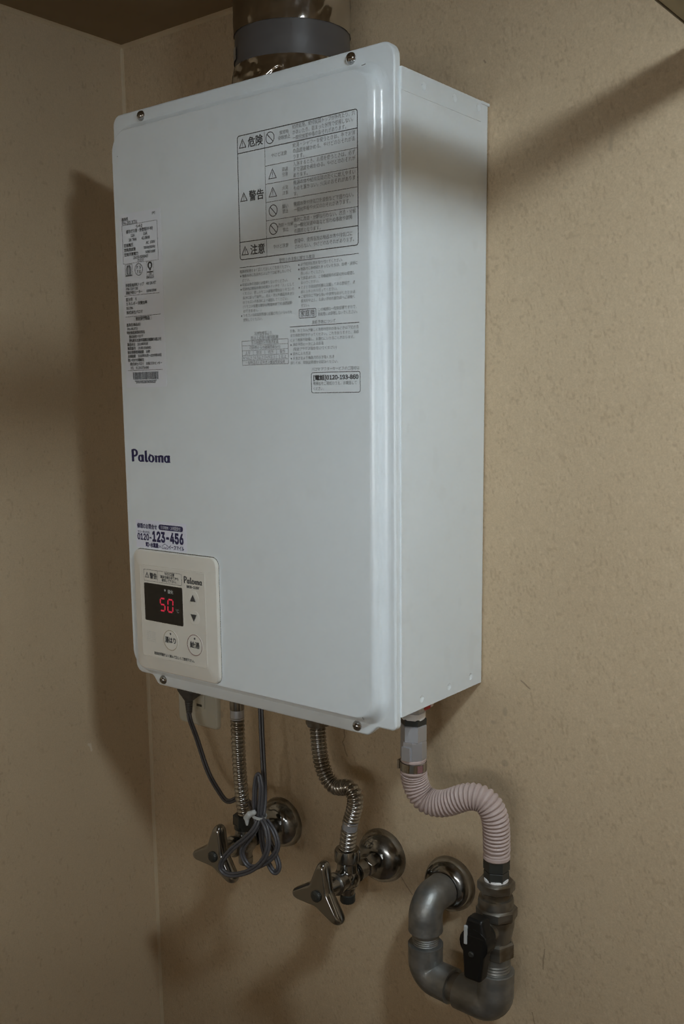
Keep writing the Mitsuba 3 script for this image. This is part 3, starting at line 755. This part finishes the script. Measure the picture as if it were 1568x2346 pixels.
# ================================================================== power outlet, cord
ot = thing('wall_outlet', 'beige wall outlet plate half hidden under the heater left end', 'outlet')
obj('plate', plate([(-.4445, -.3735, -.1255, -.0055, .006, 0), (-.4445, -.3735, -.1255, -.0055, .006, -.0035), (-.4435, -.3745, -.1245, -.0065, .0055, -.0052), (-.4415, -.3765, -.1225, -.0085, .005, -.0060)], 6), 'm_outlet', ot)
obj('insert', plate([(-.4235, -.3945, -.1010, -.0300, .0015, -.006), (-.4235, -.3945, -.1010, -.0300, .0015, -.0075), (-.4230, -.3950, -.1005, -.0305, .0012, -.0080)], 4), 'm_outlet', ot, label='socket insert')
obj('slot', box(-.4075, -.3985, -.0083, -.0079, -.0985, -.0955), 'm_dark_slot', ot)

pc = thing('power_cord', 'dark grey twin power cord bundled in loops, plugged into the outlet', 'power cord')
def twin(pts, r=.0016, n=110):
    P, _ = spline(pts, n)
    tan, U, W = frames(P)
    k = np.cross(tan, (CAM - P) / np.linalg.norm(CAM - P, axis=1, keepdims=True)); k /= np.linalg.norm(k, axis=1, keepdims=True)
    for i in range(1, n):
        if k[i] @ k[i - 1] < 0: k[i] = -k[i]
    for _ in range(12):
        k[1:-1] = (k[:-2] + k[1:-1] + k[2:]) / 3; k /= np.linalg.norm(k, axis=1, keepdims=True)
    return join([tube(P + k * r * .92 * s, r, 10) for s in (-1, 1)])
cords = [[(-.2330, -.080, -.0008), (-.2307, -.080, -.0392), (-.2254, -.085, -.0765), (-.2175, -.092, -.1125), (-.2116, -.098, -.1390), (-.2088, -.103, -.1540), (-.2110, -.106, -.1690)],
         [(-.2180, -.104, -.1690), (-.2254, -.1, -.1648), (-.2520, -.078, -.1650), (-.2765, -.0545, -.1787), (-.2966, -.0480, -.1799), (-.3135, -.050, -.1885), (-.3342, -.045, -.1837), (-.3536, -.042, -.1670), (-.3682, -.040, -.1430), (-.3828, -.036, -.1221), (-.3938, -.033, -.1082), (-.3962, -.032, -.0960)],
         [(-.2150, -.107, -.1700), (-.2188, -.105, -.1614), (-.2194, -.105, -.1436), (-.2175, -.105, -.1258), (-.2134, -.105, -.1150), (-.2095, -.106, -.1212), (-.2085, -.107, -.1381), (-.2110, -.108, -.1640)],
         [(-.2078, -.112, -.1600), (-.2141, -.118, -.1765), (-.2343, -.120, -.1955), (-.2515, -.122, -.2141), (-.2575, -.122, -.2277), (-.2509, -.121, -.2330), (-.2322, -.119, -.2289), (-.2110, -.118, -.2165), (-.1972, -.117, -.2015), (-.1910, -.116, -.1850), (-.1943, -.114, -.1697), (-.2065, -.110, -.1600)],
         [(-.2071, -.109, -.1600), (-.2146, -.112, -.1773), (-.2261, -.113, -.1930), (-.2331, -.113, -.2051), (-.2308, -.112, -.2146), (-.2232, -.111, -.2205), (-.2082, -.110, -.2150), (-.1932, -.109, -.2027), (-.1853, -.108, -.1891), (-.1881, -.107, -.1765), (-.2021, -.106, -.1640)],
         [(-.2059, -.105, -.1640), (-.2073, -.100, -.1832), (-.2013, -.099, -.1956), (-.1940, -.099, -.2086), (-.1911, -.100, -.2167), (-.1957, -.101, -.2231), (-.2019, -.102, -.2179), (-.2079, -.103, -.2050), (-.2112, -.104, -.1898), (-.2091, -.106, -.1640)]]
obj('cable', [twin(c) for c in cords], 'm_cord', pc, smooth=True)
px, py = -.3966, -.0300
obj('plug', m3.Manifold.batch_hull([m3.Manifold.sphere(.004, 16).translate((px + dx, py + dy, z)) for dx, dy, z in ((-.0095, -.006, -.0700), (.0095, -.006, -.0700), (-.0095, .018, -.0700), (.0095, .018, -.0700), (-.0095, -.006, -.0480), (.0095, -.006, -.0480), (-.0095, .018, -.048), (.0095, .018, -.048), (-.0030, -.002, -.0810), (.0030, -.002, -.0810))]), 'm_plug', pc, smooth=40, label='moulded grey plug')
prof = []
for i in range(7):
    z = .0785 + i * .0031
    r = .0056 - i * .0003
    prof += [(r, z), (r, z + .0021), (r - .0012, z + .0023), (r - .0012, z + .0030)]
obj('strain_relief', lathe(prof, (px, py - .0015, 0), (0, 0, -1), 20), 'm_plug', pc, smooth=30)
ti = thing('cable_tie', 'translucent white twist tie holding the cord bundle', 'cable tie')
tp = lambda x, y, z, r: m3.Manifold.sphere(r, 14).translate((x, y, z))
tm = m3.Manifold.batch_hull([tp(-.2155, -.1175, -.1560, .0034), tp(-.2105, -.1165, -.1532, .0030)]) + m3.Manifold.batch_hull([tp(-.2155, -.1180, -.1560, .0036), tp(-.2195, -.1185, -.1605, .0034)]) + m3.Manifold.batch_hull([tp(-.2190, -.1185, -.1600, .0034), tp(-.2180, -.1195, -.1675, .0015)])
obj('knot', tm.refine_to_length(.0015), 'm_tie', ti, smooth=True)
obj('strap', lathe([(.0082, -.0016), (.0087, -.0016), (.0087, .0016), (.0082, .0016), (.0082, -.0016)], (-.2110, -.108, -.1590), (.25, .1, .95), 28, cap=False), 'm_tie', ti)

# ================================================================== water pipes and stop valves
def corrugated(pts, r0, amp, pitch, n_round=28, prof=8, plain=()):
    _, L = spline(pts, 40)
    waves = int(round(L / pitch))
    P, _ = spline(pts, waves * prof + 1)
    s = np.linspace(0, L, len(P))
    w = np.cos(2 * np.pi * s / L * waves)
    r = r0 + amp * (2 * np.sqrt(np.maximum((1 + w) / 2, 0)) - 1)
    return tube(P, r, n_round)

VZ = -.2205
def stop_valve(key, vx, drain):
    X = lambda y, z=VZ: (vx, y, z)
    obj('escutcheon', lathe([(.0302, 0), (.0304, .0015), (.0298, .0045), (.0280, .0095), (.0245, .0145), (.0195, .0180), (.0140, .0195), (.0110, .0197)], X(0), (0, -1, 0), 48), 'm_chrome', key, smooth=50, label='domed wall escutcheon')
    b = [lathe([(.0085, .016), (.0085, .038), (.0105, .040), (.0108, .046), (.0112, .052)], X(0), (0, -1, 0), 28),
         hexa(.0118, .024, .037, X(0), (0, -1, 0), phase=.3)]
    b.append(m3.Manifold.sphere(.0135, 32).scale((1, 1.15, 1.1)).translate(X(-.066)))
    b.append(lathe([(.0120, -.008), (.0116, .008), (.0108, .014), (.0112, .018), (.0112, .0205)], (vx, -.066, VZ), (0, 0, 1), 28))
    b.append(lathe([(.0105, .062), (.0108, .082), (.0122, .084), (.0122, .088), (.0095, .0895)], X(0), (0, -1, 0), 28))
    b.append(lathe([(.0095, .089), (.0085, .100), (.0060, .102), (.0060, .112)], X(0), (0, -1, 0), 24))
    b.append(lathe([(.0095, 0), (.0090, .012), (.0078, .016), (.0078, .0185)], (vx, -.066, VZ), (0, 0, -1), 24))
    obj('valve_body', b, 'm_chrome', key, smooth=40)
    obj('drain_plug', lathe([(.0072, .0185), (.0084, .0195), (.0084, .0265), (.0076, .0280)], (vx, -.066, VZ), (0, 0, -1), 24), 'm_black_metal' if drain else 'm_chrome', key)
    # three-armed handle
    star = unary_union([unary_union([Point(0, 0).buffer(.0148, 24), Point(.0318 * math.cos(q), .0318 * math.sin(q)).buffer(.0052, 24)]).convex_hull for q in np.radians((82, 194, 318))]).buffer(.014, 16).buffer(-.014, 16)
    t = np.arange(144) * 2 * np.pi / 144
    R = np.array([LineString([(0, 0), (.06 * math.cos(q), .06 * math.sin(q))]).intersection(star).length for q in t])
    loops = []
    for d, y in ((.0030, .0020), (.0010, .0006), (.0, -.0018), (.0, -.0048), (.0007, -.0072), (.0022, -.0093), (.0042, -.0106), (.0056, -.0110), (.0068, -.0111)):
        rr = R - d * (.55 + .45 * R / R.max())
        loops.append(np.stack([vx + rr * np.cos(t), np.full(144, -.1075 + y - .0012 * (d > .003) * 0), VZ + rr * np.sin(t)], 1))
    obj('handle', loft(loops, cap0=True, cap1=True), 'm_chrome_bright', key, smooth=45, label='three-armed chrome handle')
    obj('handle_cap', lathe([(.0062, 0), (.0062, .0018), (.0052, .0028), (.0030, .0033)], X(-.1184), (0, -1, 0), 28), 'm_black_metal', key, label='dark cap in the handle centre')

v1 = thing('stop_valve', 'chrome stop valve with the power cord looped over it', 'stop valve')
stop_valve(v1, -.2730, False)
v2 = thing('stop_valve', 'chrome stop valve under the bent metal hose', 'stop valve')
stop_valve(v2, -.1235, True)

f1 = thing('flexible_pipe', 'straight corrugated metal pipe above the cord draped valve', 'flexible pipe')
VT = VZ + .0205
obj('hose', corrugated([(-.273, -.0735, -.070), (-.273, -.0725, -.120), (-.273, -.0700, -.160), (-.273, -.066, VT + .012)], .0073, .0008, .00515), 'm_flex', f1, smooth=60)
obj('sleeve', lathe([(.0076, 0), (.0079, .001), (.0079, .011), (.0076, .012)], (-.273, -.0735, -.0605), (0, 0, -1), 28), 'm_zinc', f1, label='plain collar')
obj('union_ring', lathe([(.0078, 0), (.0082, .001), (.0082, .0600), (.0078, .0610)], (-.273, -.0735, -.0005), (0, 0, -1), 28), 'm_chrome', f1)
obj('lower_nut', [hexa(.0135, .001, .015, (-.273, -.066, VT - .003), (0, 0, 1), phase=.2), lathe([(.0125, -.004), (.0125, .002)], (-.273, -.066, VT - .001), (0, 0, 1), 28)], 'm_black_metal', f1, label='dark lower nut')

f2 = thing('flexible_pipe', 'S-bent corrugated metal pipe between the heater and the right stop valve', 'flexible pipe')
bend = [(-.1610, -.0670, -.0600), (-.1605, -.0670, -.0700), (-.1588, -.0670, -.0873), (-.1552, -.0670, -.1035), (-.1482, -.0670, -.1160), (-.1375, -.0670, -.1225), (-.1265, -.0670, -.1205), (-.1185, -.0670, -.1200), (-.1125, -.0670, -.1260), (-.1115, -.0670, -.1345), (-.1140, -.067, -.1450), (-.1178, -.067, -.1570)]
obj('hose', corrugated(bend, .0079, .0009, .0043, prof=8), 'm_flex', f2, smooth=60)
obj('sleeve', tube([(-.1174, -.067, -.1555), (-.1193, -.067, -.1650)], .0083, 28), 'm_zinc', f2, label='plain steel collar')
obj('lower_hose', corrugated([(-.1190, -.067, -.1640), (-.1210, -.0665, -.1730), (-.1228, -.066, -.1830), (-.1235, -.066, VT + .012)], .0079, .0011, .0049), 'm_flex', f2, smooth=60)
obj('union_nut', hexa(.0135, 0, .0590, (-.1610, -.067, -.0005), (0, 0, -1), phase=.2), 'm_brass', f2, label='dark brass nut')
obj('lower_nut', [lathe([(.0118, 0), (.0136, .002), (.0140, .006), (.0136, .0115), (.0128, .0145), (.0100, .015)], (-.1235, -.066, VT - .003), (0, 0, 1), 32)], 'm_chrome', f2)

# ================================================================== gas hose, cock and pipe
gh = thing('gas_hose', 'pink corrugated gas hose from the heater to the black lever cock', 'gas hose')
hp = [(-.0261, -.0850, -.0735), (-.0268, -.0827, -.0815), (-.0249, -.0804, -.0925), (-.0185, -.0781, -.1020), (-.0069, -.0758, -.1052), (.0075, -.0735, -.1015), (.0207, -.0712, -.0946), (.0313, -.0688, -.0915), (.0409, -.0665, -.0930), (.0478, -.0642, -.1000), (.0510, -.0619, -.1105), (.0515, -.0596, -.1243), (.0507, -.0573, -.1380), (.0500, -.0557, -.1440)]
obj('hose', corrugated(hp, .0120, .0012, .0039, prof=10, n_round=40), 'm_hose', gh, smooth=60)
GX, GY = -.0261, -.0850
obj('upper_cuff', lathe([(.0118, .0605), (.0124, .0610), (.0124, .0632), (.0116, .0640), (.0116, .0720), (.0126, .0728), (.0128, .0745), (.0118, .0760)], (GX, GY, 0), (0, 0, -1), 40), 'm_hose', gh)
obj('clip', [lathe([(.0128, .0638), (.0131, .0640), (.0131, .0722), (.0128, .0724)], (GX, GY, 0), (0, 0, -1), 40, cap=False), box(GX - .0150, GX - .0125, GY - .006, GY + .004, -.0725, -.0640)], 'm_chrome_screw', gh, label='shiny spring clip')
obj('clip_mark', [curvedm for curvedm in [loft([np.stack([GX + .0133 * np.cos(t), GY + .0133 * np.sin(t), np.full(8, z)], 1) for t in [np.linspace(math.radians(-40), math.radians(-15), 8)] for z in (-.0645, -.0718)], closed=False)]], 'm_maroon_line', gh, label='dark red clip mark')
obj('swivel_nut', hexa(.0128, .0260, .0430, (GX, GY, 0), (0, 0, -1), phase=.12), 'm_zinc', gh, label='zinc hex nut')
obj('coupling', [lathe([(.0122, .042), (.0128, .044), (.0128, .060), (.0118, .0612)], (GX, GY, 0), (0, 0, -1), 8, phase=.3), box(GX - .0045, GX + .0045, GY - .0140, GY - .0100, -.0600, -.0465)], 'm_zinc', gh, smooth=25)
obj('black_ring', hexa(.0127, .0195, .0262, (GX, GY, 0), (0, 0, -1), phase=.12, cham=.05), 'm_black_metal', gh, label='black band')
def tapewrap(x, y, z0, z1, r, seed):
    loops = []
    for z in np.linspace(z0, z1, 7):
        t = np.arange(36) * 2 * np.pi / 36
        rr = r + .0006 * (meshkit.fbm(np.stack([np.cos(t) * 3, np.sin(t) * 3, np.full(36, z * 400)], 1), 2, seed) - .5) * 2
        zz = z + .0014 * (meshkit.fbm(np.stack([np.cos(t) * 2, np.sin(t) * 2, np.full(36, 7.0)], 1), 2, seed + 1) - .5)
        loops.append(np.stack([x + rr * np.cos(t), y + rr * np.sin(t), zz], 1))
    return loft(loops, cap0=True, cap1=True)
obj('seal_tape', tapewrap(GX, GY, -.0202, -.0140, .0116, 3), 'm_tape', gh, label='white seal tape')
obj('inlet_pipe', lathe([(.0100, 0), (.0100, .016)], (GX, GY, 0), (0, 0, -1), 28), 'm_zinc', gh)
HX, HY = .0496, -.0550
obj('lower_cuff', lathe([(.0122, .1425), (.0124, .144), (.0124, .1495), (.0131, .1502), (.0131, .1530), (.0122, .1540)], (HX, HY, 0), (0, 0, -1), 40), 'm_hose', gh)
obj('lower_coupling', hexa(.0127, .1535, .1650, (HX, HY, 0), (0, 0, -1), phase=.05, cham=.06), 'm_black_metal', gh, label='black hex coupling')
obj('lower_nut', hexa(.0122, .1655, .1750, (HX, HY, 0), (0, 0, -1), phase=.05, cham=.06), 'm_black_metal', gh)

gc = thing('gas_cock', 'brass gas cock with a black lever below the pink hose', 'gas cock')
CX, CY = .0505, -.0550
obj('seal_tape', tapewrap(HX, HY, -.1775, -.1735, .0118, 8), 'm_tape', gc, label='white seal tape')
obj('union_collar', hexa(.0182, .1755, .1865, (HX, HY, 0), (0, 0, -1), n=8, phase=.25), 'm_brass', gc)
obj('valve_neck', lathe([(.0140, .186), (.0140, .192), (.0165, .1925), (.0172, .196), (.0172, .203)], (HX, HY, 0), (0, 0, -1), 36), 'm_brass', gc)
obj('valve_body', [hexa(.0200, .2015, .2135, (CX, CY, 0), (0, 0, -1), n=8, phase=.2), lathe([(.0175, .213), (.0170, .222), (.0150, .232), (.0140, .238)], (CX, CY, 0), (0, 0, -1), 36), hexa(.0178, .2365, .2535, (CX, CY, 0), (0, 0, -1), phase=.35),
                   lathe([(.0105, 0), (.0105, .020), (.0075, .021), (.0075, .028)], (CX, CY, -.222), (0, -1, 0), 28)], 'm_brass', gc, smooth=35)
lev = m3.Manifold.batch_hull([m3.Manifold.cylinder(.016, .0150, .0150, 36).rotate((90, 0, 0)).translate((CX, -.0825, -.2225))] )
arm = m3.Manifold.batch_hull([m3.Manifold.sphere(.0035, 16).translate((CX + dx, y, z)) for dx, z in ((-.010, -.216), (.010, -.216), (-.0075, -.2570), (.0045, -.2570)) for y in (-.0870, -.0955)])
top = m3.Manifold.batch_hull([m3.Manifold.sphere(.0035, 16).translate((CX + dx, y, z)) for dx, z in ((-.0095, -.216), (.0095, -.216), (-.0055, -.2015), (.0055, -.2015)) for y in (-.0865, -.0945)])
obj('lever', (lev + arm + top), 'm_black', gc, smooth=40, label='black plastic lever')
obj('lever_stripe', rbox(CX - .0100, CX - .0065, -.1000, -.0975, -.2245, -.2060, .0006), 'm_grey_stripe', gc, label='grey stripe on the lever')
obj('lever_screw', lathe([(.0030, 0), (.0030, .001), (.0020, .0018)], (CX - .002, -.0987, -.2330), (0, -1, 0), 20), 'm_black_metal', gc)

gp = thing('gas_pipe', 'bent galvanized gas pipe coming out of the wall below the heater', 'gas pipe')
GW = (-.0345, 0, -.2267)
obj('escutcheon', lathe([(.0292, 0), (.0296, .002), (.0290, .006), (.0270, .0110), (.0235, .0150), (.0190, .0170), (.0160, .0172)], GW, (0, -1, 0), 48), 'm_chrome', gp, smooth=50, label='domed wall escutcheon')
def elbow(p0, p1, p2, r, rb, n=14, collar=0.0):
    """fitting from p0 by the corner p1 to p2"""
    p0, p1, p2 = (np.asarray(v, float) for v in (p0, p1, p2))
    a, b = (p0 - p1) / np.linalg.norm(p0 - p1), (p2 - p1) / np.linalg.norm(p2 - p1)
    c = p1 + (a + b) * rb
    arc = [c - b * rb * math.cos(t) - a * rb * math.sin(t) for t in np.linspace(0, math.pi / 2, n)]
    P = [p0] + [p0 + (arc[0] - p0) * .02, p0 + (arc[0] - p0) * .3] + arc + [p2 + (arc[-1] - p2) * .3, p2 + (arc[-1] - p2) * .02, p2]
    R = [r * .97, r * 1.04, r * 1.03] + [r * (1.0 + .02 * abs(math.cos(q))) for q in np.linspace(0, math.pi, n)] + [r * 1.03, r * 1.04, r * .97]
    return tube(np.array(P), np.array(R), 36)
LX, LY_, EZ = -.0345, -.0500, -.2900
obj('wall_nipple', tube([(-.0345, -.001, -.2267), (-.0345, -.024, -.2267)], .0136, 32), 'm_galvanized', gp)
obj('elbow', elbow((LX, -.0180, -.2267), (LX, LY_, -.2267), (LX, LY_, -.2585), .0172, .0165), 'm_galvanized', gp, smooth=50)
def threaded(p0, p1, r, turns=5):
    p0, p1 = np.asarray(p0, float), np.asarray(p1, float)
    L = np.linalg.norm(p1 - p0)
    prof = [(r, 0), (r, L * .35)]
    for i in range(turns):
        h = L * (.35 + .65 * i / turns); s = L * .65 / turns
        prof += [(r - .0003, h + s * .25), (r + .0003, h + s * .75)]
    prof.append((r, L))
    return lathe(prof, p0, p1 - p0, 32)
obj('nipple', threaded((LX, LY_, -.2570), (LX, LY_, -.2745), .0137), 'm_galvanized', gp)
obj('elbow', elbow((LX, LY_, -.2725), (LX, LY_, -.3070), (LX + .0345, LY_ - .0020, -.3075), .0175, .0155), 'm_galvanized', gp, smooth=50)
obj('nipple', threaded((LX + .0555, LY_ - .0035, -.3078), (LX + .0330, LY_ - .0020, -.3075), .0143, 3), 'm_thread', gp)
obj('elbow', elbow((LX + .0430, LY_ - .0028, -.3078), (CX, CY, -.3080), (CX, CY, -.2690), .0175, .0150), 'm_galvanized', gp, smooth=50)
obj('nipple', threaded((CX, CY, -.2520), (CX, CY, -.2710), .0142, 4), 'm_galvanized', gp)
